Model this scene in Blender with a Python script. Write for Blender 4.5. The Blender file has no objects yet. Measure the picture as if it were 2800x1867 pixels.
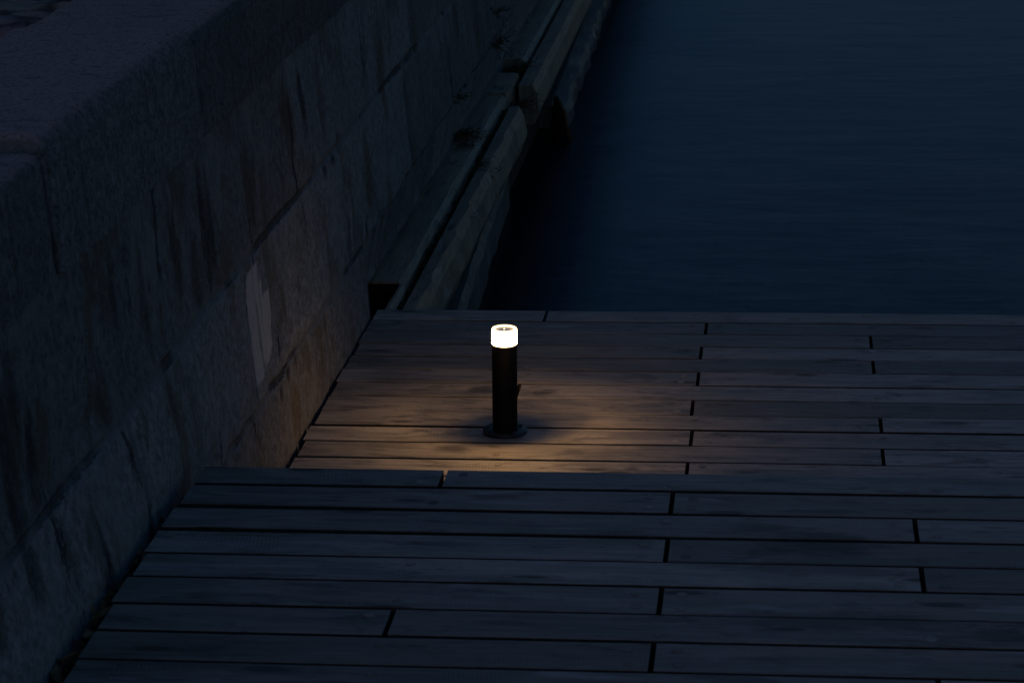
import bpy, bmesh, math, random
from mathutils import Vector, Matrix, noise
random.seed(7)
S = bpy.context.scene
R = math.radians

# ------------------------------------------------------------------ camera
CAM_H = 2.586
def cam_matrix(p, yw, r, loc):
    f = Vector((-math.sin(yw)*math.cos(p), math.cos(yw)*math.cos(p), -math.sin(p)))
    rt = Vector((math.cos(yw), math.sin(yw), 0)); dn = f.cross(rt)
    cr, sr = math.cos(r), math.sin(r)
    rt, dn = cr*rt + sr*dn, -sr*rt + cr*dn
    m = Matrix((rt, -dn, -f)).transposed().to_4x4(); m.translation = loc
    return m
cd = bpy.data.cameras.new('camera'); cam = bpy.data.objects.new('camera', cd)
S.collection.objects.link(cam); S.camera = cam
cam.matrix_world = cam_matrix(0.29768, 0.11434, 0.02377, Vector((0, 0, CAM_H)))
cd.sensor_width = 36; cd.lens = 86.23; cd.clip_end = 2000; cd.clip_start = .05
cd.dof.use_dof = True; cd.dof.focus_distance = 7.75; cd.dof.aperture_fstop = 9

# ------------------------------------------------------------------ world, dusk
SUN_EL = 1.7
W = bpy.data.worlds.new('World'); S.world = W; W.use_nodes = True
nt = W.node_tree; nt.nodes.clear()
sky = nt.nodes.new('ShaderNodeTexSky'); sky.sky_type = 'NISHITA'; sky.sun_disc = False
sky.sun_elevation = R(SUN_EL); sky.sun_rotation = R(180); sky.air_density = 1.0; sky.dust_density = .1; sky.ozone_density = 3.5
bg = nt.nodes.new('ShaderNodeBackground'); bg.inputs[1].default_value = .15
wo = nt.nodes.new('ShaderNodeOutputWorld')
nt.links.new(sky.outputs[0], bg.inputs[0]); nt.links.new(bg.outputs[0], wo.inputs[0])
sd = bpy.data.lights.new('pink_fill_sun', 'SUN'); sd.energy = .075; sd.angle = R(50); sd.color = (1.0, .50, .52)  # added pink fill to redden the decks, apart from the sky's sun
so = bpy.data.objects.new('pink_fill_sun', sd); S.collection.objects.link(so)
so.rotation_euler = Vector((-.45, -.55, .8)).to_track_quat('Z', 'Y').to_euler()
S.view_settings.view_transform = 'Standard'; S.view_settings.look = 'None'
S.view_settings.exposure = 0.0; S.view_settings.gamma = 1
S.cycles.use_denoising = True; S.cycles.max_bounces = 6
S.cycles.sample_clamp_indirect = 3.0
LAMP_POWER = 225.0; CHIP_POWER = 2500.0; LENS_GLOW = 10.0

# ------------------------------------------------------------------ material helpers
class N:
    def __init__(s, name):
        s.m = bpy.data.materials.new(name); s.m.use_nodes = True
        s.t = s.m.node_tree; s.t.nodes.clear()
        s.out = s.t.nodes.new('ShaderNodeOutputMaterial'); s.b = s.t.nodes.new('ShaderNodeBsdfPrincipled')
        s.t.links.new(s.b.outputs[0], s.out.inputs[0]); s._tc = None
    def put(s, sock, v):
        if hasattr(v, 'is_linked') or isinstance(v, bpy.types.NodeSocket): s.t.links.new(v, sock)
        elif isinstance(v, (tuple, list)) and len(v) == 3 and sock.type == 'RGBA': sock.default_value = (*v, 1)
        else: sock.default_value = v
    def pos(s):
        if not s._tc: s._tc = s.t.nodes.new('ShaderNodeTexCoord')
        return s._tc.outputs['Object']
    def nrm(s):
        g = s.t.nodes.new('ShaderNodeNewGeometry'); return g.outputs['Normal']
    def attr(s, n, which='Color'):
        a = s.t.nodes.new('ShaderNodeAttribute'); a.attribute_name = n; return a.outputs[which]
    def sep(s, v):
        a = s.t.nodes.new('ShaderNodeSeparateXYZ'); s.put(a.inputs[0], v); return a.outputs
    def comb(s, x, y, z):
        a = s.t.nodes.new('ShaderNodeCombineXYZ')
        for i, v in enumerate((x, y, z)): s.put(a.inputs[i], v)
        return a.outputs[0]
    def math(s, op, a, b=None, c=None, clamp=False):
        n = s.t.nodes.new('ShaderNodeMath'); n.operation = op; n.use_clamp = clamp
        for i, v in enumerate((a, b, c)):
            if v is not None: s.put(n.inputs[i], v)
        return n.outputs[0]
    def vmul(s, v, k):
        n = s.t.nodes.new('ShaderNodeVectorMath'); n.operation = 'MULTIPLY'; s.put(n.inputs[0], v); n.inputs[1].default_value = k; return n.outputs[0]
    def vadd(s, v, w):
        n = s.t.nodes.new('ShaderNodeVectorMath'); n.operation = 'ADD'; s.put(n.inputs[0], v); s.put(n.inputs[1], w); return n.outputs[0]
    def noise(s, v, scale=1, detail=4, rough=.55, dist=0):
        n = s.t.nodes.new('ShaderNodeTexNoise'); s.put(n.inputs['Vector'], v)
        n.inputs['Scale'].default_value = scale; n.inputs['Detail'].default_value = detail
        n.inputs['Roughness'].default_value = rough; n.inputs['Distortion'].default_value = dist
        return n.outputs['Fac']
    def voro(s, v, scale=1, rnd=1, out='Distance'):
        n = s.t.nodes.new('ShaderNodeTexVoronoi'); s.put(n.inputs['Vector'], v); n.inputs['Scale'].default_value = scale
        n.inputs['Randomness'].default_value = rnd
        return n.outputs[out]
    def map(s, v, a, b, c=0, d=1):
        n = s.t.nodes.new('ShaderNodeMapRange'); n.interpolation_type = 'SMOOTHSTEP'
        for i, q in enumerate((v, a, b, c, d)): s.put(n.inputs[i], q)
        return n.outputs[0]
    def mix(s, f, a, b, mode='MIX'):
        n = s.t.nodes.new('ShaderNodeMix'); n.data_type = 'RGBA'; n.blend_type = mode
        s.put(n.inputs[0], f); s.put(n.inputs[6], a); s.put(n.inputs[7], b); return n.outputs[2]
    def bump(s, h, strength=.5, dist=.002, prev=None):
        n = s.t.nodes.new('ShaderNodeBump'); n.inputs['Strength'].default_value = strength; n.inputs['Distance'].default_value = dist
        s.put(n.inputs['Height'], h)
        if prev: s.put(n.inputs['Normal'], prev)
        return n.outputs[0]
    def done(s, color, rough=.8, normal=None, spec=.3, metal=0):
        s.put(s.b.inputs['Base Color'], color); s.put(s.b.inputs['Roughness'], rough)
        s.b.inputs['Specular IOR Level'].default_value = spec; s.b.inputs['Metallic'].default_value = metal
        if normal: s.put(s.b.inputs['Normal'], normal)
        return s.m

def wood_mat(name, axis='x', light=1.0, c1=(.135,.122,.108), c2=(.335,.312,.285), moss=0.0, spots=()):
    m = N(name); p = m.pos()
    x, y, z = m.sep(p)
    if axis == 'y': x, y = y, x
    a = m.attr('tone'); ar, ag, ab = m.sep(a)
    off = m.math('MULTIPLY', ag, 37.0)
    x = m.math('ADD', x, off)
    y2 = m.math('ADD', y, m.math('MULTIPLY', ag, 11.0))
    y2 = m.math('ADD', y2, m.math('MULTIPLY', m.noise(m.comb(m.math('MULTIPLY', x, 2.2), m.math('MULTIPLY', y2, 5), z), 1, 2), .022))
    g1 = m.noise(m.comb(m.math('MULTIPLY', x, 3.2), m.math('MULTIPLY', y2, 42), z), 1, 5, .6)
    g2 = m.noise(m.comb(m.math('MULTIPLY', x, 9), m.math('MULTIPLY', y2, 210), z), 1, 3, .6)
    big = m.noise(m.comb(m.math('MULTIPLY', x, 2.1), m.math('MULTIPLY', y2, 9), z), 1, 4, .6, .6)
    blot = m.noise(m.comb(m.math('MULTIPLY', x, 5.5), m.math('MULTIPLY', y2, 17), off), 1, 4, .65, .4)
    fac = m.math('ADD', m.math('MULTIPLY', g1, .55), m.math('MULTIPLY', big, .65))
    fac = m.map(fac, .42, .78)
    col = m.mix(fac, c1, c2)
    col = m.mix(m.math('MULTIPLY', m.map(big, .5, .72), .45), col, (c2[0]*.95, c2[1]*.80, c2[2]*.68))
    # tone per board
    tone = m.map(ar, 0, 1, .55*light, 1.25*light)
    tn = m.comb(tone, tone, tone)
    col = m.mix(1.0, col, tn, 'MULTIPLY')
    col = m.mix(m.map(ab, .55, 1, 0, .5), col, (c1[0]*.95*light, c1[1]*.9*light, c1[2]*.78*light))
    # dark damp patches and drips
    col = m.mix(m.map(blot, .54, .67, 0, .6), col, (.050, .045, .040))
    pal = m.noise(m.comb(m.math('MULTIPLY', x, 3.1), m.math('MULTIPLY', y2, 24), 21.0), 1, 4, .65, .5)
    col = m.mix(m.map(pal, .56, .72, 0, .45), col, (.40, .385, .37))
    mott = m.noise(m.comb(m.math('MULTIPLY', x, 16), m.math('MULTIPLY', y2, 45), 2.0), 1, 4, .7)
    col = m.mix(m.map(mott, .52, .70, 0, .35), col, (.07, .062, .055))
    # damp patches that lie across several boards
    if spots:
        px, py, pz = m.sep(p)
        sn = m.noise(m.comb(m.math('MULTIPLY', px, 9), m.math('MULTIPLY', py, 30), 3.0), 1, 5, .7)
        tot = None
        for (cx, cy_, a_, b_, k_) in spots:
            ex = m.math('MULTIPLY', m.math('SUBTRACT', px, cx), 1/a_); ey = m.math('MULTIPLY', m.math('SUBTRACT', py, cy_), 1/b_)
            dd = m.math('SQRT', m.math('ADD', m.math('MULTIPLY', ex, ex), m.math('MULTIPLY', ey, ey)))
            q = m.math('MULTIPLY', m.map(m.math('ADD', dd, m.math('MULTIPLY', m.math('SUBTRACT', sn, .5), 2.2)), 1.15, .35), k_)
            tot = q if tot is None else m.math('MAXIMUM', tot, q)
        col = m.mix(tot, col, (.045, .040, .036))
    # dark fine cracks along the grain
    cr = m.noise(m.comb(m.math('MULTIPLY', x, 1.9), m.math('MULTIPLY', y2, 75), 3.1), 1, 2, .5, .3)
    crk = m.map(m.math('ABSOLUTE', m.math('SUBTRACT', cr, .5)), 0, .012, 1, 0)
    crm = m.math('MULTIPLY', crk, m.map(m.noise(m.comb(m.math('MULTIPLY', x, 2.4), m.math('MULTIPLY', y2, 14), 8), 1, 2), .54, .64))
    col = m.mix(m.math('MULTIPLY', crm, .8), col, (.03, .026, .023))
    # knots
    kv = m.voro(m.comb(m.math('MULTIPLY', x, 2.3), m.math('MULTIPLY', y2, 8.2), ag), 1, 1)
    kn = m.map(kv, .08, .15, 1, 0)
    ring = m.map(m.math('ABSOLUTE', m.math('SUBTRACT', kv, .17)), 0, .035, .4, 0)
    col = m.mix(m.math('MULTIPLY', kn, .85), col, (.045, .036, .03))
    col = m.mix(ring, col, (.09, .075, .06))
    if moss:
        mm = m.noise(m.vmul(p, (6, 6, 6)), 1, 5, .6)
        col = m.mix(m.map(mm, .48, .66, 0, moss), col, (.075, .085, .045))
    # saw marks across the board
    sawn = m.math('SINE', m.math('MULTIPLY', m.math('ADD', x, m.math('MULTIPLY', y, .12)), 640.0))
    smask = m.map(m.noise(m.comb(m.math('MULTIPLY', x, 1.5), m.math('MULTIPLY', y2, 3), 5), 1, 2), .45, .62)
    saw = m.math('MULTIPLY', sawn, m.math('MULTIPLY', smask, .05))
    h = m.math('ADD', m.math('ADD', m.math('MULTIPLY', g1, .8), m.math('MULTIPLY', g2, .55)), saw)
    h = m.math('SUBTRACT', h, m.math('MULTIPLY', crm, 1.2))
    h = m.math('SUBTRACT', h, m.math('MULTIPLY', kn, .5))
    nb = m.bump(h, .9, .004)
    return m.done(col, m.map(fac, 0, 1, .50, .70), nb, .42)

M = {}
M['deck'] = wood_mat('weathered_deck_wood', spots=[(.09,5.33,.16,.10,.8), (-.05,5.42,.10,.03,.6), (.10,5.18,.30,.06,.55), (.11,4.89,.34,.06,.6), (-.38,5.36,.12,.05,.6), (.10,5.54,.10,.018,.7),
    (.47,4.83,.10,.05,.7), (-.8,5.29,.10,.02,.5), (-1.0,4.98,.10,.02,.4), (-1.00,7.82,.06,.05,.8), (-.80,7.80,.05,.04,.7), (-1.025,7.225,.07,.04,.8), (-.33,8.27,.06,.04,.6), (-1.25,7.24,.12,.03,.4)])
M['edge'] = wood_mat('weathered_edge_wood')
M['beam'] = wood_mat('old_beam_wood', 'y', .95, (.125,.092,.062), (.30,.235,.165), .15)
M['wet_beam'] = wood_mat('wet_dark_wood', 'y', 1, (.03,.034,.036), (.095,.105,.115), .4)

def simple(name, c, rough=.7, spec=.3, bumpy=0, var=0.0, scale=40):
    m = N(name); col = c; nb = None
    if var:
        f = m.noise(m.pos(), scale, 4, .6)
        col = m.mix(m.map(f, .3, .7), tuple(k*(1-var) for k in c), tuple(k*(1+var) for k in c))
        if bumpy: nb = m.bump(f, bumpy, .002)
    return m.done(col, rough, nb, spec)
M['rot'] = simple('rotten_wood', (.018,.012,.009), .95, .1, .8, .5, 60)
M['frame'] = simple('dark_joist_wood', (.035,.03,.026), .9, .2, .5, .4, 30)
M['gap_shade'] = simple('painted_gap_shade', (.040,.036,.032), .95, .1, .5, .4, 60)  # board sides darkened: shade in the gaps painted as colour
M['post'] = simple('black_powder_coat', (.0045,.0045,.0055), .6, .06, .15, .15, 600)
M['plate'] = simple('black_plate_paint', (.02,.021,.024), .5, .4, .2, .25, 300)
M['bolt'] = simple('dull_bolt_metal', (.03,.03,.032), .45, .5)
M['weed'] = simple('dry_weed', (.05,.04,.022), .9, .1, 0, .5, 30)
M['wallcore'] = simple('dark_rubble_core', (.05,.05,.055), .95, .1, .5, .4, 20)
M['moss'] = simple('dark_moss', (.03,.036,.018), .95, .1, .8, .5, 90)
M['debris'] = simple('dark_debris', (.022,.017,.012), .95, .1, .8, .6, 120)
M['leaf'] = simple('dead_leaf', (.16,.12,.065), .8, .2, .2, .5, 25)
M['leafred'] = simple('red_dead_leaf', (.16,.05,.03), .8, .2, .2, .4, 25)
M['rust'] = simple('rust_brown_iron', (.10,.055,.03), .85, .2, .6, .5, 60)

def stone_mat(name, top=False):
    m = N(name); p = m.pos(); x, y, z = m.sep(p)
    a = m.attr('tone'); ar, ag, ab = m.sep(a)          # tone, joint, pale repair
    yo = m.math('ADD', y, m.math('MULTIPLY', ar, 3.0))
    grain = m.noise(p, 260, 3, .7)
    med = m.noise(p, 26, 5, .65)
    bigv = m.noise(m.comb(x, yo, m.math('MULTIPLY', z, .6)), 2.3, 4, .6)
    col = m.mix(m.map(med, .3, .72), (.135, .136, .145), (.275, .270, .280))
    col = m.mix(m.map(bigv, .35, .68, 0, .6), col, (.15, .158, .17))
    sp = m.noise(p, 48, 3, .6)
    col = m.mix(m.map(sp, .52, .62, 0, .45), col, (.06, .058, .062))
    col = m.mix(m.map(sp, .46, .36, 0, .35), col, (.30, .295, .30))
    t = m.map(ar, 0, 1, .72, 1.2); col = m.mix(1, col, m.comb(t, t, t), 'MULTIPLY')
    pit = m.noise(p, 95, 4, .7)
    col = m.mix(m.map(grain, .55, .72, 0, .5), col, (.045, .043, .046))
    col = m.mix(m.map(pit, .56, .68, 0, .65), col, (.035, .033, .038))
    if not top:
        # streaks running down the face
        s1 = m.noise(m.comb(0.0, m.math('MULTIPLY', yo, 3.6), m.math('MULTIPLY', z, 2.2)), 1, 6, .68, .35)
        s2 = m.noise(m.comb(4.0, m.math('MULTIPLY', y, 9), m.math('MULTIPLY', z, 2.0)), 1, 6, .72, .3)
        s3 = m.noise(m.comb(9.0, m.math('MULTIPLY', y, 24), m.math('MULTIPLY', z, 7.0)), 1, 5, .7, .2)
        s4 = m.noise(m.comb(2.0, m.math('MULTIPLY', yo, 3.0), m.math('MULTIPLY', z, 2.2)), 1, 5, .65, .5)
        col = m.mix(m.map(s4, .50, .62, 0, .5), col, (.235, .23, .235))
        col = m.mix(m.map(s3, .50, .70, 0, .30), col, (.25, .245, .25))
        bs = m.math('ADD', s1, m.math('MULTIPLY', m.math('SUBTRACT', pit, .5), .16))
        col = m.mix(m.map(bs, .54, .62, 0, .55), col, (.088, .070, .054))
        sm = m.math('MULTIPLY', m.map(m.math('ADD', s2, m.math('MULTIPLY', m.math('SUBTRACT', pit, .5), .22)), .585, .67), m.map(s1, .42, .52))
        col = m.mix(m.math('MULTIPLY', sm, .9), col, (.024, .023, .028))
        col = m.mix(m.math('MULTIPLY', m.map(s1, .57, .66), m.map(grain, .54, .66, 0, .75)), col, (.19, .115, .05))
        sdk, sbr, _ = m.sep(m.attr('stain'))
        sg = m.noise(p, 70, 4, .7)
        col = m.mix(m.math('MULTIPLY', sbr, m.map(sg, .35, .6, .35, .85)), col, (.088, .062, .040))
        col = m.mix(m.math('MULTIPLY', m.math('MULTIPLY', sbr, .8), m.map(grain, .56, .66)), col, (.21, .13, .06))
        col = m.mix(m.math('MULTIPLY', sdk, m.map(sg, .34, .52, .45, .95)), col, (.014, .013, .018))
        # algae towards the water line
        col = m.mix(m.map(m.math('ADD', z, m.math('MULTIPLY', med, .25)), .08, -.25, 0, .9), col, (.018, .022, .016))
    else:
        tr = m.noise(m.comb(m.math('MULTIPLY', x, 9), m.math('MULTIPLY', y, 34), z), 1, 6, .75, .3)
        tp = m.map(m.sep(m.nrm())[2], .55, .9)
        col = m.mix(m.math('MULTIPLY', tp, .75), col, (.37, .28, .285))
        col = m.mix(m.map(tr, .54, .66, 0, .65), col, (.085, .065, .065))
        col = m.mix(m.map(pit, .52, .62, 0, .7), col, (.08, .065, .07))
    # pale repair
    pn = m.noise(m.comb(0, m.math('MULTIPLY', y, 30), m.math('MULTIPLY', z, 5)), 1, 4, .6)
    col = m.mix(m.math('MULTIPLY', ab, m.map(pn, .36, .5, .6, .95)), col, (.50, .455, .46))
    # joints: part open and dark, part smeared with pale mortar
    jn = m.noise(m.comb(x, m.math('MULTIPLY', y, 2.2), m.math('MULTIPLY', z, 2.2)), 1, 3, .6)
    jf = m.noise(p, 45, 3, .6)
    jm = m.math('MULTIPLY', m.map(m.math('ADD', ag, m.math('MULTIPLY', m.math('SUBTRACT', jf, .5), .9)), .38, .62), m.map(jn, .47, .57, .25, 1))
    wide = m.math('MULTIPLY', m.map(ag, .02, .45), m.map(jn, .66, .50, 0, .55))
    col = m.mix(wide, col, (.21, .213, .228))
    core = m.map(m.math('ADD', ag, m.math('MULTIPLY', jf, .12)), .72, .95)
    col = m.mix(m.math('MAXIMUM', m.math('MULTIPLY', jm, .7), m.math('MULTIPLY', core, m.map(jn, .50, .58, .12, .9))), col, (.016, .016, .02))
    h = m.math('ADD', m.math('MULTIPLY', med, 1.2), m.math('MULTIPLY', grain, .35))
    h = m.math('SUBTRACT', h, m.math('MULTIPLY', jm, 1.3))
    nb = m.bump(h, .9, .008)
    return m.done(col, .9, m.bump(pit, 1, .012, nb) if top else nb, .2)
M['stone'] = stone_mat('granite_face')
M['coping'] = stone_mat('granite_coping', True)

def paving_mat():
    m = N('rough_cobbles'); p = m.pos(); x, y, z = m.sep(p)
    v = m.comb(m.math('MULTIPLY', x, 5.2), m.math('MULTIPLY', y, 8.5), 0.0)
    d = m.voro(v, 1, .7, 'Distance'); c = m.voro(v, 1, .7, 'Color')
    n = m.noise(p, 40, 4, .6)
    col = m.mix(n, (.16, .125, .12), (.29, .23, .22))
    col = m.mix(.2, col, c, 'MULTIPLY')
    col = m.mix(m.map(d, .42, .62, 0, .8), col, (.02, .02, .024))
    h = m.math('ADD', m.map(d, .25, .65, 1, 0), m.math('MULTIPLY', n, .25))
    return m.done(col, .9, m.bump(h, .9, .03), .2)
M['paving'] = paving_mat()

def water_mat():
    m = N('murky_harbour_water'); p = m.pos(); x, y, z = m.sep(p)
    n1 = m.noise(m.comb(m.math('MULTIPLY', x, 1.6), m.math('MULTIPLY', y, 5.5), 0), 1, 4, .6, .5)
    n2 = m.noise(m.comb(m.math('MULTIPLY', x, .5), m.math('MULTIPLY', y, 1.1), 3), 1, 3, .6, .4)
    n3 = m.noise(m.comb(m.math('MULTIPLY', x, 5), m.math('MULTIPLY', y, 4), 7), 1, 5, .7, .8)
    n4 = m.noise(m.comb(m.math('MULTIPLY', x, 1.2), m.math('MULTIPLY', y, .8), 2), 1, 5, .7, 1.2)
    col = m.mix(m.map(n2, .35, .65), (.058, .062, .056), (.098, .102, .090))
    # bed seen through the shallow water by the deck
    col = m.mix(m.map(n4, .42, .62, 0, .5), col, (.04, .05, .05))
    # dark reflection of the wall, painted into the water colour along its foot
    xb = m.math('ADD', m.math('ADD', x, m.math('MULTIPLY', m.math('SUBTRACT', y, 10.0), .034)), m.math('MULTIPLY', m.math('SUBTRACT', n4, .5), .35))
    weed = m.map(xb, -.72, -1.02)  # mask of the painted wall reflection, no plants here
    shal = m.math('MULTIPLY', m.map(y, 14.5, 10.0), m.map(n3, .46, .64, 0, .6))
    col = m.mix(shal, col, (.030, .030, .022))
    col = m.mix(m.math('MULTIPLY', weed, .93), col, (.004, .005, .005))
    h = m.math('ADD', m.math('MULTIPLY', n1, 1.0), m.math('MULTIPLY', n2, 1.6))
    m.b.inputs['IOR'].default_value = 1.33
    nb = m.bump(h, .11, .05)
    t = m.t; m.b.inputs['Specular IOR Level'].default_value = 0; m.put(m.b.inputs['Normal'], nb)
    m.put(m.b.inputs['Base Color'], col); m.b.inputs['Roughness'].default_value = .8
    gl = t.nodes.new('ShaderNodeBsdfGlossy'); gl.inputs['Roughness'].default_value = .24; gl.inputs['Color'].default_value = (.23, .29, .37, 1); m.put(gl.inputs['Normal'], nb)
    fr = t.nodes.new('ShaderNodeFresnel'); fr.inputs[0].default_value = 1.33; m.put(fr.inputs['Normal'], nb)
    mx = t.nodes.new('ShaderNodeMixShader'); t.links.new(fr.outputs[0], mx.inputs[0]); t.links.new(m.b.outputs[0], mx.inputs[1]); t.links.new(gl.outputs[0], mx.inputs[2])
    t.links.new(mx.outputs[0], m.out.inputs[0])
    return m.m
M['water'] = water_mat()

def emit_mat(name, c, s):
    m = N(name); m.b.inputs['Emission Strength'].default_value = s
    m.put(m.b.inputs['Emission Color'], c)
    return m.done((.8, .78, .74), .4, None, .3)
WARM = (1.0, .57, .22)
def lens_mat():
    # thin clear sleeve with a light frosting that glows
    m = bpy.data.materials.new('lit_frosted_sleeve'); m.use_nodes = True; t = m.node_tree; t.nodes.clear()
    o_ = t.nodes.new('ShaderNodeOutputMaterial'); a = t.nodes.new('ShaderNodeAddShader')
    tr = t.nodes.new('ShaderNodeBsdfTransparent'); tr.inputs[0].default_value = (.85, .83, .8, 1)
    e = t.nodes.new('ShaderNodeEmission'); e.inputs[0].default_value = (1.0, .62, .32, 1); e.inputs[1].default_value = LENS_GLOW
    t.links.new(tr.outputs[0], a.inputs[0]); t.links.new(e.outputs[0], a.inputs[1]); t.links.new(a.outputs[0], o_.inputs[0])
    return m
M['lens'] = lens_mat()
M['source'] = emit_mat('lit_led_disc', WARM, LAMP_POWER)
M['rim'] = emit_mat('lit_lens_rim', (1.0, .66, .36), 2.6)
M['chip'] = emit_mat('lit_led_chip', WARM, CHIP_POWER)
def cap_mat():
    m = N('frosted_lamp_top'); m.b.inputs['Emission Strength'].default_value = .10
    m.put(m.b.inputs['Emission Color'], (1.0, .8, .68))
    return m.done((.5, .46, .45), .35, None, .5)
M['cap'] = cap_mat()
M['led'] = emit_mat('small_lit_led', (1.0, .85, .7), 2.0)

# ------------------------------------------------------------------ mesh helpers
def link(o): S.collection.objects.link(o); return o
def tag(o, label=None, cat=None, group=None, kind=None):
    if label: o['label'] = label
    if cat: o['category'] = cat
    if group: o['group'] = group
    if kind: o['kind'] = kind
    return o
def empty(name, loc, **k):
    o = link(bpy.data.objects.new(name, None)); o.location = loc; o.empty_display_size = .1
    return tag(o, **k)
def mesh_obj(name, bm, mat, parent=None, smooth=False):
    me = bpy.data.meshes.new(name); bm.normal_update(); bm.to_mesh(me); bm.free()
    for m_ in (mat if isinstance(mat, list) else [mat]): me.materials.append(m_)
    if smooth: me.shade_smooth()
    o = link(bpy.data.objects.new(name, me))
    if parent:
        o.parent = parent; o.location = -parent.location   # meshes are written in world coordinates
    return o
def new_bm():
    bm = bmesh.new(); bm.loops.layers.float_color.new('tone'); return bm
def paint(bm, faces, t):
    L = bm.loops.layers.float_color['tone']
    for f in faces:
        for l in f.loops: l[L] = (*t, 1)

def plank(bm, x0, x1, ya, yb, z1, th, t, seed=0, axis='x', ch=.0016, wob=.0012, step=.16):
    """A sawn board: ya/yb give (start,end) of each long edge, chamfered, slightly wandering."""
    n = max(2, int(abs(x1-x0)/step)); rings = []
    for i in range(n+1):
        u = i/n; x = x0 + (x1-x0)*u
        a = ya[0]+(ya[1]-ya[0])*u + wob*noise.noise(Vector((x*2.1, seed*7.3, 1)))
        b = yb[0]+(yb[1]-yb[0])*u + wob*noise.noise(Vector((x*2.1, seed*7.3, 9)))
        zt = z1 + .0012*noise.noise(Vector((x*1.3, seed*3.1, 4)))
        cup = .0012
        w = b-a
        pr = [(a, zt-th), (a, zt-ch), (a+ch, zt), (a+w*.5, zt-cup), (b-ch, zt), (b, zt-ch), (b, zt-th)]
        rings.append([bm.verts.new((x, q[0], q[1]) if axis == 'x' else (q[0], x, q[1])) for q in pr])
    fs = []
    k = len(rings[0])
    for i in range(n):
        for j in range(k):
            v = (rings[i][j], rings[i+1][j], rings[i+1][(j+1) % k], rings[i][(j+1) % k])
            f_ = bm.faces.new(v); f_.material_index = 1 if j in (0, k-2, k-1) else 0; fs.append(f_)
    for rr in (rings[0], rings[-1][::-1]):
        f_ = bm.faces.new(rr); f_.material_index = 1; fs.append(f_)
    if axis == 'x':
        for f in fs: f.normal_flip()
    paint(bm, fs, t)
    return fs
def box(bm, x0, x1, y0, y1, z0, z1, t=(.5, .5, .5)):
    v = [bm.verts.new((x, y, z)) for z in (z0, z1) for y in (y0, y1) for x in (x0, x1)]
    fs = [bm.faces.new([v[i] for i in q]) for q in ((0,2,3,1),(4,5,7,6),(0,1,5,4),(2,6,7,3),(0,4,6,2),(1,3,7,5))]
    paint(bm, fs, t); return fs
def disc(bm, x, y, z, r, t, h=.0006, seg=16):
    b = [bm.verts.new((x+r*math.cos(6.2832*i/seg), y+r*math.sin(6.2832*i/seg), z-.004)) for i in range(seg)]
    c = [bm.verts.new((x+(r-.0006)*math.cos(6.2832*i/seg), y+(r-.0006)*math.sin(6.2832*i/seg), z+h)) for i in range(seg)]
    fs = [bm.faces.new(c)] + [bm.faces.new((b[i], b[(i+1) % seg], c[(i+1) % seg], c[i])) for i in range(seg)]
    paint(bm, fs, t)

# ------------------------------------------------------------------ setting
def sheet(name, x0, x1, y0, y1, z, mat):
    bm = new_bm(); v = [bm.verts.new(c) for c in ((x0,y0,z),(x1,y0,z),(x1,y1,z),(x0,y1,z))]
    bm.faces.new(v); o = mesh_obj(name, bm, mat); o['kind'] = 'structure'; return o
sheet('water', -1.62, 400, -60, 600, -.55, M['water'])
sheet('ground', -400, -2.0, -60, 600, 1.385, M['paving'])
# cobbled paving behind the coping with real relief
bm = new_bm(); nx, ny = 60, 110; g = []
for i in range(nx+1):
    row = []
    for j in range(ny+1):
        x = -2.105 - 1.6*i/nx; y = 4.8 + 3.6*j/ny
        d, pts = noise.voronoi(Vector((x*5.2, y*8.5, 0)), distance_metric='DISTANCE')
        e = min(1, max(0, (d[1]-d[0])*2.2))
        edge = min(1, i/4)
        z = 1.40 + .035*e**.5 + .012*noise.noise(Vector((pts[0][0]*3, pts[0][1]*3, 0))) + .006*noise.noise(Vector((x*30, y*30, 0)))
        row.append(bm.verts.new((x, y, z)))
    g.append(row)
for i in range(nx):
    for j in range(ny): bm.faces.new((g[i][j], g[i][j+1], g[i+1][j+1], g[i+1][j]))
o = mesh_obj('paving', bm, M['paving'], smooth=True); o['kind'] = 'structure'

# ------------------------------------------------------------------ quay wall
WX0, BAT = -1.530, .06
def wallx(z): return WX0 - BAT*z
COURSES = [1.158, .712, .262, -.19, -.62]
JOINTS = [[1.2,2.9,4.35,5.95,7.66,9.15,10.4,12.0,13.4,15.1,16.6,18.2,19.9],
          [.9,2.4,3.9,5.43,6.812,8.46,9.95,11.24,12.80,14.3,15.9,17.3,19.0],
          [1.5,3.2,4.9,6.3,7.9,9.5,11.0,12.4,13.9,15.5,17.1,18.8],
          [1.0,2.6,4.2,5.9,7.4,9.0,10.6,12.1,13.8,15.4,17.0,18.6]]
wall = empty('quay_wall', (-1.55, 8, -.6), label='tall weathered granite quay wall with stained blocks, topped by rounded coping stones', cat='wall')
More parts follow.
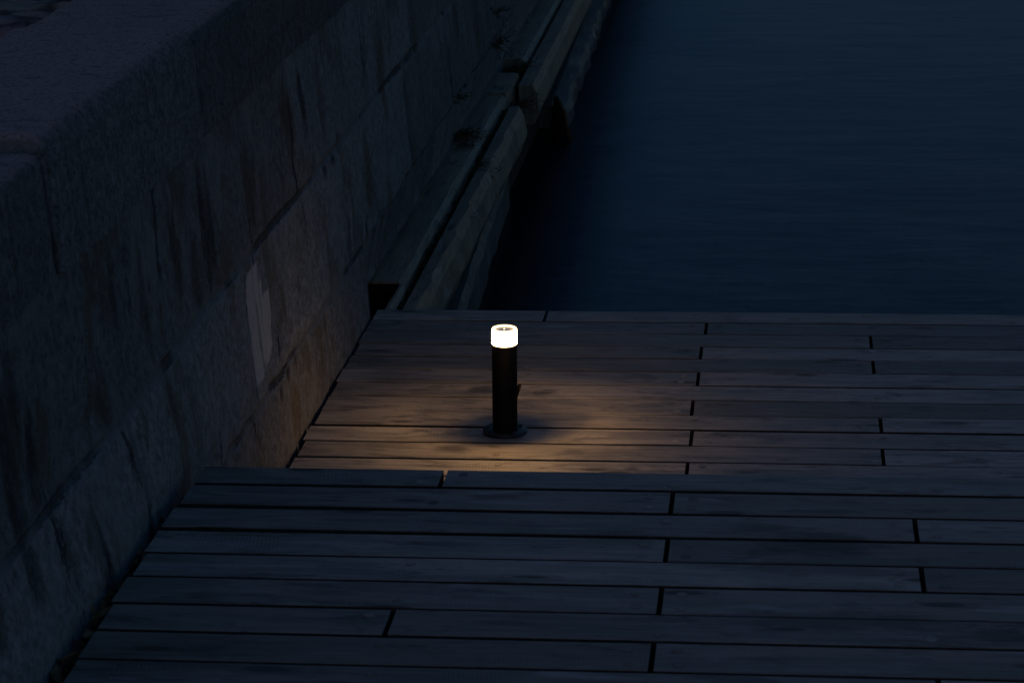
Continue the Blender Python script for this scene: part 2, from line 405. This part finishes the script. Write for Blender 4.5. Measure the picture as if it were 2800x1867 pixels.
# (y, z, half width, half height, dark, brown): weathering with a place of its own on the stone
STAINS = [(6.46,.90,.075,.17,.9,.25),(6.30,.82,.05,.12,.5,.6),(6.13,.93,.06,.16,.55,.8),(7.01,.90,.10,.13,.35,.9),(7.20,.80,.06,.12,.2,.6),(7.87,.96,.05,.11,.95,.3),
 (7.62,1.0,.09,.13,.25,.95),(4.763,.86,.04,.12,.9,.1),(5.055,.48,.022,.09,1,0),(5.06,.42,.05,.07,.7,.1),(4.62,.82,.05,.3,.7,.3),(4.70,1.0,.05,.12,.6,.2),(9.44,.8,.10,.22,.1,1),
 (8.93,.47,.10,.14,.15,1),(5.30,.80,.06,.07,.3,.7),(7.12,.215,.03,.03,.8,.5),(7.26,.235,.03,.035,.9,.3),(7.40,.235,.025,.03,.7,.3),(7.31,.09,.09,.11,0,.9),(8.30,.69,.035,.03,1,0),
 (8.16,.675,.03,.03,.9,0),(8.42,.715,.02,.035,1,0),(8.79,.28,.02,.08,.9,0),(10.3,.85,.12,.25,.2,.8),(11.6,.8,.1,.3,.4,.5),(9.95,.5,.05,.2,.3,.5),(12.3,.45,.12,.2,.2,.7),
 (5.75,.9,.05,.14,.5,.3),(5.5,1.0,.04,.10,.6,.1),(4.35,.9,.06,.25,.7,.3),(4.2,.6,.05,.2,.8,.2),(8.2,.9,.06,.2,.3,.5),(6.0,.5,.05,.12,.2,.5),(5.8,.62,.04,.08,.5,.2)]
CRACKS = [(8.465,.70,8.49,.262),(8.70,.22,8.84,.36),(6.81,.30,6.812,.52),(5.43,.33,5.42,.52),(7.66,.88,7.66,1.04),(11.25,.26,11.27,.56),(12.72,.2,12.88,.46)]
def stain(y, z):
    dk = br = 0.0
    for (sy, sz, hw, hh, d_, b_) in STAINS:
        dy_ = (y-sy-.10*hw*math.sin(z*23))/hw; dz_ = (z-sz)/hh
        if abs(dy_) < 1.5 and abs(dz_) < 1.5:
            q = 1.15 - (dy_*dy_ + dz_*dz_)**.5 + .55*noise.noise(Vector((y*26, z*7, 3))) + .35*noise.noise(Vector((y*60, z*24, 8)))
            q = min(1, max(0, q*1.5)); dk = max(dk, q*d_); br = max(br, q*b_)
    for (ya, za, yb, zb) in CRACKS:
        if min(za, zb) < z < max(za, zb):
            yy = ya+(yb-ya)*(z-za)/(zb-za) + .008*noise.noise(Vector((z*22, ya, 2)))
            if abs(y-yy) < .013: dk = max(dk, min(1, max(0, 1.3-abs(y-yy)/.007 + .6*noise.noise(Vector((z*30, ya, 5))))))
    return dk, br
def wall_sample(y, z):
    c = 0
    while c < 3 and z < COURSES[c+1]: c += 1
    wob = .007*noise.noise(Vector((y*1.7, c*3.0, 0))) + .004*noise.noise(Vector((y*9, c, 4)))
    dz = min(abs(z-(COURSES[c]+wob)) if c else 9, abs(z-(COURSES[c+1]+wob)), abs(z-COURSES[min(c+1,4)]-wob))
    js = JOINTS[c]; wy = .006*noise.noise(Vector((z*6, c*5.0, 2)))
    b = sum(1 for q in js if y > q+wy); dy = min(abs(y-q-wy) for q in js)
    d = min(dz, dy)
    random.seed(c*100+b); t = random.random(); off = (random.random()-.5)*.012
    w = .010 + .010*max(0, noise.noise(Vector((y*2.3, z*2.3, 3))))
    j = max(0, 1 - d/(w*2.2))
    depth = .012*max(0, min(1, 1.25*(1-d/(w*1.25)))) * (.12+.88*max(0, min(1, .1+2.0*noise.noise(Vector((y*1.9, z*1.9, 7))))))
    rnd = .004*max(0, 1-d/.04)**2
    bul = .046*min(1, max(0, (6.3-y)/.55))*min(1, max(0, (.80-z)/.3))
    rec = -.092*min(1, max(0, (y-8.70)/.07))*min(1, max(0, (.262-z)/.03))*(.35+.65*min(1, max(0, (.27-z)/.25)))
    n = bul + rec + .010*noise.noise(Vector((y*2.0, z*2.0, 1))) + .005*noise.noise(Vector((y*8, z*6, 2))) + .0018*noise.noise(Vector((y*34, z*26, 3)))
    chip = .028*max(0, noise.noise(Vector((y*5.5, z*5.5, 11)))-.22)*max(0, 1-d/.09)
    # pale repaired strip right of the joint at y = 6.81
    pale = 0
    if 6.81 < y < 7.13 and .30 < z < .69:
        u = (z-.30)/.39
        lim = (7.10 if z < .56 else 7.02) + .012*noise.noise(Vector((z*9, 0, 5))) - (.03 if u > .8 else 0)
        low = .31 + .22*max(0, (y-6.82)) + .03*noise.noise(Vector((y*30, 1, 5)))
        if y < 6.93: low = .325
        split = abs(y-(6.945+.015*math.sin(z*9)))<.014 and z < .56
        pale = 1.0 if (y < lim and z > low and z < .675 - max(0, 6.86-y)*.9) else 0
        if split: pale *= .25
    dk, br = stain(y, z)
    return wallx(z)+off*.5+n-depth-rnd-chip-.003*dk, (t, max(j, 0), pale), (dk, br, 0)
# the face in two resolutions: fine where one looks, coarse beyond
def wall_grid(y0, y1, z0, z1, sy, sz):
    ny_, nz_ = int(round((y1-y0)/sy)), int(round((z1-z0)/sz)); vs = []; cols = []; st = []
    for i in range(ny_+1):
        for j in range(nz_+1):
            y = y0+(y1-y0)*i/ny_; z = z0+(z1-z0)*j/nz_
            x, c, e_ = wall_sample(y, z); vs.append((x, y, z)); cols.extend((*c, 1.0)); st.extend((*e_, 1.0))
    fs = [(i*(nz_+1)+j, (i+1)*(nz_+1)+j, (i+1)*(nz_+1)+j+1, i*(nz_+1)+j+1) for i in range(ny_) for j in range(nz_)]
    return vs, fs, cols, st
def wall_face(grids):
    V, F, Cc, Sc = [], [], [], []
    for g_ in grids:
        vs, fs, cs, st = wall_grid(*g_); o_ = len(V); V += vs; Cc += cs; Sc += st; F += [tuple(k+o_ for k in f) for f in fs]
    me = bpy.data.meshes.new('wall_face'); me.from_pydata(V, [], F)
    at = me.color_attributes.new('tone', 'FLOAT_COLOR', 'POINT'); at.data.foreach_set('color', Cc)
    at = me.color_attributes.new('stain', 'FLOAT_COLOR', 'POINT'); at.data.foreach_set('color', Sc)
    me.materials.append(M['stone']); me.shade_smooth()
    o = link(bpy.data.objects.new('wall_face', me)); o.parent = wall; o.location = -wall.location
    return o
wall_face([(-2, 3.6, -.62, 1.156, .06, .03), (3.6, 9.4, -.2, 1.156, .011, .0104), (3.6, 9.4, -.62, -.2, .05, .04),
           (9.4, 20, -.62, 1.156, .02, .016), (20, 60, -.62, 1.156, .4, .1)])
b_ = new_bm(); box(b_, -2.085, -1.66, -2, 60, -.62, 1.385, (.3, 0, 0)); mesh_obj('wall_core', b_, M['wallcore'], wall)
# coping stones
def coping(y0, y1, k):
    rnd = random.Random(k*13+5)
    zt = 1.462 + {3: -.022, 4: .008, 5: -.010}.get(k, rnd.uniform(-.006, .006)); dx = {3: .000, 4: .008, 5: .001}.get(k, rnd.uniform(-.006, .006))
    t = {3: .55, 4: .8, 5: .25}.get(k, rnd.random()); r = .042
    pr = []
    for i in range(14): pr.append((wallx(1.158+.26*i/13)+.010+dx, 1.158+.022*i/1.1*0 + .26*i/13))
    xf, zf = pr[-1]
    for i in range(1, 9):
        a = math.pi/2*i/8; pr.append((xf - r + r*math.cos(a) - .004, zf + (zt-zf)*math.sin(a)))
    xb = -2.088 + rnd.uniform(-.01, .01)
    x_s = pr[-1][0]
    for i in range(1, 34): pr.append((x_s+(xb-x_s)*i/33, zt - .004*i/33))
    pr.append((xb-.008, zt-.02)); pr.append((xb-.01, 1.30))
    L = y1-y0; n = max(8, int(L/.014)) if y0 < 8 and y1 > 3.5 else 12
    V, F, Cc = [], [], []
    for i in range(n+1):
        y = y0+.004+(L-.008)*i/n; e = min(y-y0, y1-y)
        inn = .022*max(0, 1-e/.03)**2
        for j, (px, pz) in enumerate(pr):
            nz = .006*noise.noise(Vector((px*3, y*3, pz*3))) + .0035*noise.noise(Vector((px*14, y*20, pz*14))) + .0015*noise.noise(Vector((px*45, y*60, pz*45)))
            tp = j >= 16
            wy = y + .012*noise.noise(Vector((px*5, k*2.0, 0)))
            V.append((px + (0 if tp else nz) - (0 if tp else inn*.8), wy, pz + (nz if j > 12 else 0) - (inn if j > 12 else 0)))
            Cc += (t, max(0, 1-e/.012)*.9, 0, 1)
    m_ = len(pr)
    F = [(i*m_+j, (i+1)*m_+j, (i+1)*m_+j+1, i*m_+j+1) for i in range(n) for j in range(m_-1)]
    F.append(tuple(range(m_))[::1]); F.append(tuple(n*m_+q for q in range(m_))[::-1])
    me = bpy.data.meshes.new('coping_stone'); me.from_pydata(V, [], F)
    at = me.color_attributes.new('tone', 'FLOAT_COLOR', 'POINT'); at.data.foreach_set('color', Cc)
    me.materials.append(M['coping']); me.shade_smooth()
    o = link(bpy.data.objects.new('coping_stone', me)); o.parent = wall; o.location = -wall.location
    return o
cy = [.9, 2.3, 3.7, 5.103, 6.495, 7.92, 9.3, 10.7, 12.1, 13.5, 14.9, 16.3, 17.7, 19.1, 30]
for k in range(len(cy)-1): coping(cy[k], cy[k+1], k+1)

# ------------------------------------------------------------------ decks
def rnd_tone(r): return (r.random(), r.random(), r.random())
def build_deck(name, base, label, z, rows, joints, x0, x1, gaps, joists, seed, th=.045, plug_r=.0125, tones=None, edge_rows=1):
    root = empty(name, base, label=label, cat='deck')
    r = random.Random(seed); main = new_bm(); k = 0
    for i in range(len(rows)-1):
        yt, yb_ = rows[i], rows[i+1]               # far edge, near edge
        gl, gr = gaps.get(i, (.009, .008)); pl, pr_ = (0, 0) if i == 0 else gaps.get(i-1, (.009, .008))
        cuts = [x0 + r.uniform(-.006, .006)] + list(joints.get(i, [])) + [x1]
        for c in range(len(cuts)-1):
            xa = cuts[c] + (.006 if c else 0); xb = cuts[c+1] - (.006 if c < len(cuts)-2 else 0)
            def lerp(a, b, x): return 1.0*(a+(b-a)*min(1, max(0, (x-x0-.5)/1.5)))
            far = (yt-lerp(pl, pr_, xa)/2, yt-lerp(pl, pr_, xb)/2)
            near = (yb_+lerp(gl, gr, xa)/2, yb_+lerp(gl, gr, xb)/2)
            t = list(rnd_tone(r))
            if tones and (i, c) in tones: t[0] = min(1, max(0, .5+(tones[(i, c)]-.55)*1.5))
            edge = i < edge_rows
            bm_ = new_bm() if edge else main
            zz = z + r.uniform(-.0012, .0012)
            plank(bm_, xa, xb, near, far, zz, th, tuple(t), seed*31+k)
            ends = [xa, xb]
            for jx in joists:
                if xa < jx < xb and min(abs(jx-e_) for e_ in ends) > .1:
                    ys_ = near[0]+(far[0]-near[0])*(.26 if r.random() < .5 else .74)
                    disc(bm_, jx+r.uniform(-.012, .012), ys_, zz, plug_r, (min(1, max(0, t[0]+r.uniform(-.25, .18))), r.random(), t[2]))
            for e_, sgn in ((xa, 1), (xb, -1)):
                if x0+.05 < e_ < x1-.05:
                    for q in (.24, .76):
                        disc(bm_, e_+sgn*(.045+r.uniform(-.006, .006)), near[0]+(far[0]-near[0])*q, zz, plug_r, (min(1, max(0, t[0]+r.uniform(-.25, .18))), r.random(), t[2]))
            if edge: mesh_obj('edge_board', bm_, [M['edge'], M['gap_shade']], root)
            k += 1
    mesh_obj('decking', main, [M['deck'], M['gap_shade']], root)
    for jx in joists:
        b_ = new_bm(); box(b_, jx-.04, jx+.04, rows[-1]+.05, rows[0]-.06, z-th-.17, z-th-.002)
        mesh_obj('joist', b_, M['frame'], root)
    b_ = new_bm(); box(b_, x0+.02, x1-.02, rows[0]-.058, rows[0]-.025, z-th-.19, z-th-.003, (.3, .4, .2))
    mesh_obj('fascia_board', b_, M['edge'], root)
    b_ = new_bm(); box(b_, x0+.01, x0+.07, rows[-1]+.05, rows[0]-.07, z-th-.20, z-th-.004)
    mesh_obj('wall_ledger', b_, M['frame'], root)
    return root

# lower deck
rowsA = [8.765, 8.633, 8.487, 8.334, 8.190, 8.041, 7.890, 7.737, 7.580, 7.436, 7.284, 7.130]
y = 7.130
while y > 5.3: y -= .1515; rowsA.append(round(y, 4))
jA = {0: [-.871, 1.51], 1: [-.272, 2.1], 2: [.317], 3: [-.28, 2.1], 4: [.316], 5: [-.28, 2.1], 6: [-.881, 1.51], 7: [-.288, 2.1], 8: [.32], 9: [-.28, 2.1],
      10: [.316], 11: [-.282, 2.1], 12: [.316], 13: [-.28], 14: [.32], 15: [-.28]}
gA = {0: (.008, .008), 1: (.011, .009), 2: (.011, .009), 3: (.009, .008), 4: (.009, .008), 5: (.012, .010), 6: (.008, .011), 7: (.002, .008),
      8: (.022, .015), 9: (.014, .012), 10: (.013, .012)}
toneA = {(0,0): .8, (0,1): .85, (1,0): .45, (2,0): .5, (3,0): .62, (4,0): .35, (5,0): .62, (6,1): .75, (6,0): .7, (7,0): .7, (8,0): .62, (9,0): .95, (10,0): .6, (11,0): .95}
build_deck('lower_deck', (0, 7, 0), 'lower wooden deck of grey boards by the water, carrying the lit bollard lamp', 0.0, rowsA, jA, -1.512, 6.0,
           gA, [-1.47, -.875, -.28, .317, .914, 1.51, 2.1, 3.3, 4.5, 5.9], 11, tones=toneA)
# upper deck
rowsB = [5.782, 5.657, 5.502, 5.350, 5.200, 5.056, 4.903, 4.757, 4.609, 4.460]
y = 4.460
while y > 1.6: y -= .1505; rowsB.append(round(y, 4))
jB = {0: [-.840, 1.47], 1: [-.26, 2.05], 2: [.318], 3: [-.258, 2.05], 4: [.318], 5: [-.258, 2.05], 6: [-.836, 1.47], 7: [-.26, 2.05], 8: [.322], 9: [-.26], 10: [.32]}
gB = {0: (.024, .012), 1: (.028, .009), 2: (.025, .015), 3: (.014, .009), 4: (.015, .011), 5: (.012, .008), 6: (.015, .012), 7: (.010, .008), 8: (.013, .011)}
toneB = {(0,0): .5, (0,1): .55, (1,0): .5, (1,1): .6, (2,0): .5, (2,1): .6, (3,0): .65, (3,1): .35, (5,0): .5, (5,1): .6}
build_deck('upper_deck', (0, 4, 0), 'unlit upper wooden deck of wide grey boards, a step above the lower deck', .458, rowsB, jB, -1.468, 6.0,
           gB, [-1.42, -.838, -.26, .318, .90, 1.47, 2.05, 3.2, 4.4, 5.9], 23, tones=toneB)

# ------------------------------------------------------------------ bollard lamp
LX, LY = -.878, 7.392
lamp = empty('bollard_lamp', (LX, LY, 0), label='short black bollard lamp with a glowing warm white head', cat='lamp')
def lathe(name, prof, mat, parent, seg=64, close=False):
    bm = new_bm(); rings = []
    for (r, z) in prof:
        rings.append([bm.verts.new((r*math.cos(6.28318*i/seg), r*math.sin(6.28318*i/seg), z)) for i in range(seg)])
    for a, b in zip(rings, rings[1:]):
        for i in range(seg): bm.faces.new((a[i], a[(i+1) % seg], b[(i+1) % seg], b[i]))
    if prof[0][0] < .05 and close: bm.faces.new(rings[0][::-1])
    if close: bm.faces.new(rings[-1])
    o = mesh_obj(name, bm, mat, None); o.parent = parent
    for p_ in o.data.polygons: p_.use_smooth = len(p_.vertices) == 4
    return o
RP = .0402
bp = lathe('base_plate', [(.0711, .0), (.0711, .0085), (.0695, .010), (RP+.002, .010), (RP-.004, .010)], M['plate'], lamp, 72)
for k in range(4):
    a = R(35+90*k)
    b_ = lathe('bolt', [(.0001, .0165), (.004, .0165), (.0062, .0145), (.0064, .0098)], M['bolt'], bp, 6)
    b_.location = (.057*math.cos(a), .057*math.sin(a), 0)
lathe('post', [(RP+.0015, .010), (RP, .012), (RP, .2935), (RP-.001, .295), (.02, .295)], M['post'], lamp, 72)
RL = .0404; ZT = .3455
lens = lathe('lens', [(RL-.002, .2952), (RL, .297), (RL, ZT-.001)], M['lens'], lamp, 72)
led = lathe('light_source', [(.0275, ZT-.0050), (.0004, ZT-.0050)], M['source'], lamp, 48)
led.location = (0, -.004, 0)
chip = lathe('light_chip', [(.0058, ZT-.0058), (.0004, ZT-.0058)], M['chip'], led, 16)
chip.location = (.004, -.019, 0)
lathe('light_housing', [(.0335, ZT-.0045), (.0335, ZT-.0030), (.0004, ZT-.0030)], M['plate'], lamp, 48)
lathe('lens_rim', [(RL, ZT-.0005), (RL-.0012, ZT+.0018), (RL-.0085, ZT+.0022), (RL-.0095, ZT+.001), (RL-.0095, ZT-.003)], M['rim'], lens, 72)
cap = lathe('lamp_cap', [(RL-.0096, ZT-.0028), (.02, ZT-.0026), (.006, ZT-.002), (.0005, ZT-.0018)], M['cap'], lamp, 48)
lathe('cap_screw', [(.0024, ZT-.0022), (.0024, ZT+.0006), (.0016, ZT+.0012), (.0002, ZT+.0012)], M['led'], cap, 16)
lamp.rotation_euler = (0, R(.9), 0)

# ------------------------------------------------------------------ timbers along the wall
def beam_profile(name, label, y0, y1, prof, seed, mat, group, jag=.004, tone=.6, step=.06, open_end=None, bevel_wave=0.0, taper=0.0):
    """A hewn log: prof is a list of (x, z); outer points wander more, like worn wood."""
    bm = new_bm(); n = max(1, int((y1-y0)/step)); rings = []
    xo = max(p_[0] for p_ in prof)
    for i in range(n+1):
        y = y0+(y1-y0)*i/n; ring = []
        for j, (px, pz) in enumerate(prof):
            w = jag*(.4 + (1.6 if px > xo-.06 else 0))
            dx = w*noise.noise(Vector((y*3.1, j*.35, seed))) + w*.5*noise.noise(Vector((y*11, j*.6, seed+3)))
            dz = w*.6*noise.noise(Vector((y*2.7, j*.4, seed+9)))
            if bevel_wave and px > xo-.075:
                s_ = (y*1.9+seed+.25*math.sin(y*2.3)) % 1.0            # adze-hewn scallops
                dx += bevel_wave*((s_**1.5)-.5)*(.35 if px > xo-.035 else 1.6)
            if px > xo-.12: dx += taper*(y-y0)
            ring.append(bm.verts.new((px+dx, y, pz+dz)))
        rings.append(ring)
    k = len(prof); fs = []
    for i in range(n):
        for j in range(k): fs.append(bm.faces.new((rings[i][j], rings[i][(j+1) % k], rings[i+1][(j+1) % k], rings[i+1][j])))
    fs.append(bm.faces.new(rings[0][::-1])); fs.append(bm.faces.new(rings[-1]))
    bmesh.ops.recalc_face_normals(bm, faces=bm.faces)
    paint(bm, fs, (tone, (seed*.37) % 1, .3))
    o = mesh_obj(name, bm, mat); tag(o, label, 'beam', group); return o
G1 = 'timbers bolted along the foot of the wall'
ZB = -.02
up = [(-1.625, -.18), (-1.636, ZB), (-1.58, ZB+.002), (-1.53, ZB), (-1.503, ZB-.002), (-1.478, ZB-.018), (-1.472, ZB-.045), (-1.472, -.18)]
b1 = empty('timber_beam', (-1.55, 9.2, -.1), label='long upper timber against the wall with a dark rotten notch at its end by the deck', cat='beam', group=G1)
o = beam_profile('beam_log', None, 9.215, 12.93, up, 2, M['beam'], None, .003, .62, taper=-.001)
del o['category']; o.parent = b1; o.location = -b1.location
strip = [(-1.497, -.18), (-1.500, ZB-.006), (-1.488, ZB-.008), (-1.470, ZB-.024), (-1.464, ZB-.05), (-1.464, -.18)]
o = beam_profile('split_edge', None, 8.772, 9.213, strip, 2.0, M['beam'], None, .003, .66, .05)
del o['category']; o.parent = b1; o.location = -b1.location
b_ = new_bm(); box(b_, -1.625, -1.502, 9.195, 9.212, -.19, ZB-.006); mesh_obj('rotten_end', b_, M['rot'], b1)
b_ = new_bm(); box(b_, -1.535, -1.503, 9.10, 9.193, -.20, ZB-.055); mesh_obj('rotten_stub', b_, M['rust'], b1)
cut = [(-1.625, -.18), (-1.636, ZB+.004), (-1.58, ZB+.006), (-1.53, ZB+.006), (-1.485, ZB+.004), (-1.478, ZB-.02), (-1.478, -.18)]
beam_profile('timber_beam', 'short timber block lying between the two long upper timbers', 12.945, 13.53, cut, 5, M['beam'], G1, .003, .7)
beam_profile('timber_beam', 'farther upper timber running along the wall beyond the dark gap', 13.96, 27, up, 7, M['beam'], G1, .003, .55, .12)
lo = [(-1.432, -.26), (-1.436, ZB-.012), (-1.385, ZB-.008), (-1.362, ZB-.055), (-1.347, -.17), (-1.37, -.24)]
beam_profile('timber_beam', 'nearer outer timber with a worn scalloped edge, beside the deck corner', 8.772, 12.68, lo, 3.2, M['beam'], G1, .0022, .8, .08, bevel_wave=.008)
lo2 = [(-1.445, -.26), (-1.449, ZB-.006), (-1.372, ZB-.004), (-1.350, ZB-.05), (-1.338, -.17), (-1.365, -.24)]
beam_profile('timber_beam', 'farther outer timber with a square cut end past the dark gap', 13.23, 27, lo2, 6.1, M['beam'], G1, .0022, .75, .12, bevel_wave=.005)
lw = [(-1.50, -.60), (-1.50, -.37), (-1.42, -.36), (-1.34, -.365), (-1.312, -.40), (-1.305, -.60)]
G2 = 'wet timbers just above the water'
beam_profile('waterline_beam', 'wet dark timber just above the water, nearest the deck', 8.8, 12.6, lw, 4.4, M['wet_beam'], G2, .006, .5, .06, taper=-.036)
lw2 = [(-1.50, -.6), (-1.50, -.42), (-1.40, -.41), (-1.32, -.43), (-1.30, -.47), (-1.30, -.6)]
beam_profile('waterline_beam', 'wet dark timber at the water beyond the old pile stump', 14.55, 24, lw2, 8.8, M['wet_beam'], G2, .014, .6, .1, taper=-.014)
# dark backing ledge under the timbers, part of the wall
b_ = new_bm(); box(b_, -1.70, -1.475, 8.8, 30, -.60, -.185, (.2, 0, 0)); mesh_obj('footing', b_, M['frame'], wall)

# pile stump outside the outer timber
def skin_tube(bm, pts, rads, seg=8, t=(.5, .5, .5)):
    rings = []
    for i, (p_, r_) in enumerate(zip(pts, rads)):
        d = (Vector(pts[min(i+1, len(pts)-1)])-Vector(pts[max(i-1, 0)])).normalized()
        u = d.orthogonal().normalized(); v = d.cross(u)
        rings.append([bm.verts.new(Vector(p_)+u*r_*math.cos(6.2832*k/seg)+v*r_*math.sin(6.2832*k/seg)) for k in range(seg)])
    fs = []
    for a, b in zip(rings, rings[1:]):
        for i in range(seg): fs.append(bm.faces.new((a[i], a[(i+1) % seg], b[(i+1) % seg], b[i])))
    fs.append(bm.faces.new(rings[0][::-1])); fs.append(bm.faces.new(rings[-1])); paint(bm, fs, t)
pile = empty('pile_stump', (-1.33, 14.3, -.7), label='black tapering stump of an old pile in the water beside the outer timber', cat='post')
bm = new_bm(); seg = 20; rings = []
for i in range(9):
    u = i/8; z = -.62+.30*u; r_ = .075*(1-u)+.014+.012*noise.noise(Vector((u*5, 0, 0)))
    rings.append([bm.verts.new((-1.30-.05*u+r_*math.cos(6.2832*k/seg)*(1+.15*noise.noise(Vector((k*.9, u*2, 0)))), 14.25+.10*u+r_*1.2*math.sin(6.2832*k/seg), z+(.02*noise.noise(Vector((k, 3, 1))) if i == 8 else 0))) for k in range(seg)])
for a, b in zip(rings, rings[1:]):
    for k in range(seg): bm.faces.new((a[k], a[(k+1) % seg], b[(k+1) % seg], b[k]))
bm.faces.new(rings[-1]); mesh_obj('stump', bm, M['rot'], pile, True)
bm = new_bm(); skin_tube(bm, [(-1.345, 14.33, -.31), (-1.315, 14.28, -.34), (-1.29, 14.24, -.40), (-1.27, 14.20, -.47), (-1.25, 14.18, -.56)], [.009]*5)
mesh_obj('rusty_strap', bm, M['rust'], pile, True)

# ------------------------------------------------------------------ weeds, moss, leaves
def tuft(loc, n, h, spread, label, seed, out=(1, 0), flat=0.5, th=.0016):
    r = random.Random(seed); bm = new_bm()
    for i in range(n):
        a = r.uniform(-1.5, 1.5) + math.atan2(out[1], out[0]); L = h*r.uniform(.4, 1.1)
        d = Vector((math.cos(a)*spread, math.sin(a)*spread, r.uniform(-.2, 1)*flat)).normalized()
        p0 = Vector((r.uniform(-.02, .02)*.6, r.uniform(-.06, .06), r.uniform(-.005, .02))); pts = [p0]
        for s_ in range(4):
            d = (d + Vector((r.uniform(-.35, .35), r.uniform(-.35, .35), r.uniform(-.45, .2)))).normalized()
            pts.append(pts[-1]+d*L/4)
        skin_tube(bm, pts, [th, th, th*.8, th*.6, th*.3], 4)
        for s_ in range(3):
            q = pts[r.randint(1, 4)]; w = r.uniform(.004, .012)
            e = Vector((r.uniform(-1, 1), r.uniform(-1, 1), r.uniform(-1, 1))).normalized()
            f = e.orthogonal().normalized()
            vs = [bm.verts.new(q), bm.verts.new(q+e*w+f*w*.4), bm.verts.new(q+e*w*2.2), bm.verts.new(q+e*w-f*w*.4)]
            bm.faces.new(vs)
    o = mesh_obj('weed', bm, M['weed']); o.location = loc
    return tag(o, label, 'weed', 'dry weeds in the wall joints')
tuft((-1.60, 11.85, -.005), 46, .17, 1, 'largest tangle of dry brown weeds on the nearer upper timber', 3, (1, -.6), .5)
tuft((-1.57, 11.66, -.005), 18, .12, 1, 'small flat sprig of dry weed lying on the nearer upper timber beside the big tangle', 4, (1, -.4), .2)
tuft((-1.525, 12.82, .25), 26, .16, .6, 'dark weeds growing from the upright wall joint above the timber gap', 5, (.6, .2), 1.2)
tuft((-1.53, 12.86, .42), 14, .10, .6, 'topmost small weed in the upright wall joint above the timber gap', 6, (.6, .2), 1.0)
tuft((-1.525, 11.24, .30), 12, .09, .6, 'thin weed in the upright wall joint over the big tangle', 8, (.6, -.2), .9)
tuft((-1.50, 13.75, -.05), 40, .16, 1, 'dark weeds filling the gap before the farther upper timber', 9, (.6, -.8), .5)
tuft((-1.41, 12.95, -.08), 36, .15, 1, 'dark weeds in the gap between the two outer timbers', 10, (.5, -.8), .5)
tuft((-1.45, 11.25, -.04), 26, .12, 1, 'weeds sprouting through the slot between the nearer timbers', 12, (.8, -.3), .35)

# moss and dirt packed in the slot between upper and outer timbers
def lumps(name, boxes, n, seed, mat, size=(.008, .022), kind='stuff'):
    r = random.Random(seed); bm = new_bm()
    for i in range(n):
        x0, x1, y0, y1, z0, z1 = r.choice(boxes)
        c = Vector((r.uniform(x0, x1), r.uniform(y0, y1), r.uniform(z0, z1))); s_ = r.uniform(*size)
        q = bmesh.ops.create_icosphere(bm, subdivisions=1, radius=s_)['verts']
        for v in q: v.co = c + Vector((v.co.x*r.uniform(.6, 1.2), v.co.y*r.uniform(.8, 1.6), v.co.z*.6))
    o = mesh_obj(name, bm, mat); o['kind'] = kind; return o
lumps('moss', [(-1.465, -1.440, 8.85, 10.7, -.10, -.045), (-1.465, -1.442, 11.2, 12.7, -.09, -.045), (-1.465, -1.45, 13.5, 20, -.09, -.045), (-1.60, -1.48, 13.58, 13.92, -.12, -.05)], 620, 5, M['moss'])
b_ = new_bm(); box(b_, -1.4705, -1.440, 8.80, 27, -.183, -.125); mesh_obj('packing', b_, M['frame'], wall)
# litter in the slot between the upper deck and the wall
lumps('debris', [(-1.545, -1.475, 3.6, 5.5, .385, .425), (-1.53, -1.515, 6.0, 7.3, -.07, -.035)], 420, 8, M['debris'], (.007, .018))
b_ = new_bm(); box(b_, -1.558, -1.47, 3.2, 5.72, .30, .400); mesh_obj('ledge', b_, M['frame'], wall)
def leaf_bm(r, n, boxes):
    bm = new_bm()
    for i in range(n):
        x0, x1, y0, y1, z0, z1 = r.choice(boxes); c = Vector((r.uniform(x0, x1), r.uniform(y0, y1), r.uniform(z0, z1)))
        L = r.uniform(.012, .034); w = L*r.uniform(.22, .5)
        rot = Matrix.Rotation(r.uniform(0, 6.28), 3, 'Z') @ Matrix.Rotation(r.uniform(-.8, .8), 3, 'X') @ Matrix.Rotation(r.uniform(-.7, .7), 3, 'Y')
        pts = [(-L, 0, 0), (-L*.4, w, .003), (L*.4, w*.8, .002), (L, 0, .004), (L*.4, -w*.8, .001), (-L*.4, -w, .004)]
        vs = [bm.verts.new(c + rot @ Vector(p_)) for p_ in pts]
        m0 = bm.verts.new(c + rot @ Vector((0, 0, -.003)))
        for k in range(6): bm.faces.new((vs[k], vs[(k+1) % 6], m0))
    return bm
o = mesh_obj('leaves', leaf_bm(random.Random(4), 75, [(-1.54, -1.475, 3.7, 5.1, .425, .455), (-1.54, -1.475, 4.3, 5.3, .425, .45)]), M['leaf']); o['kind'] = 'stuff'
r_ = random.Random(12)
o = mesh_obj('leaf', leaf_bm(r_, 1, [(-1.525, -1.52, 6.96, 6.97, -.005, .0)]), M['leafred']); tag(o, 'small red dead leaf caught between the lower deck and the wall, nearer the lamp', 'leaf')
o = mesh_obj('leaf', leaf_bm(r_, 1, [(-1.52, -1.515, 6.60, 6.61, -.005, .0)]), M['leafred']); tag(o, 'small red dead leaf in the wall gap, close to the upper deck step', 'leaf')
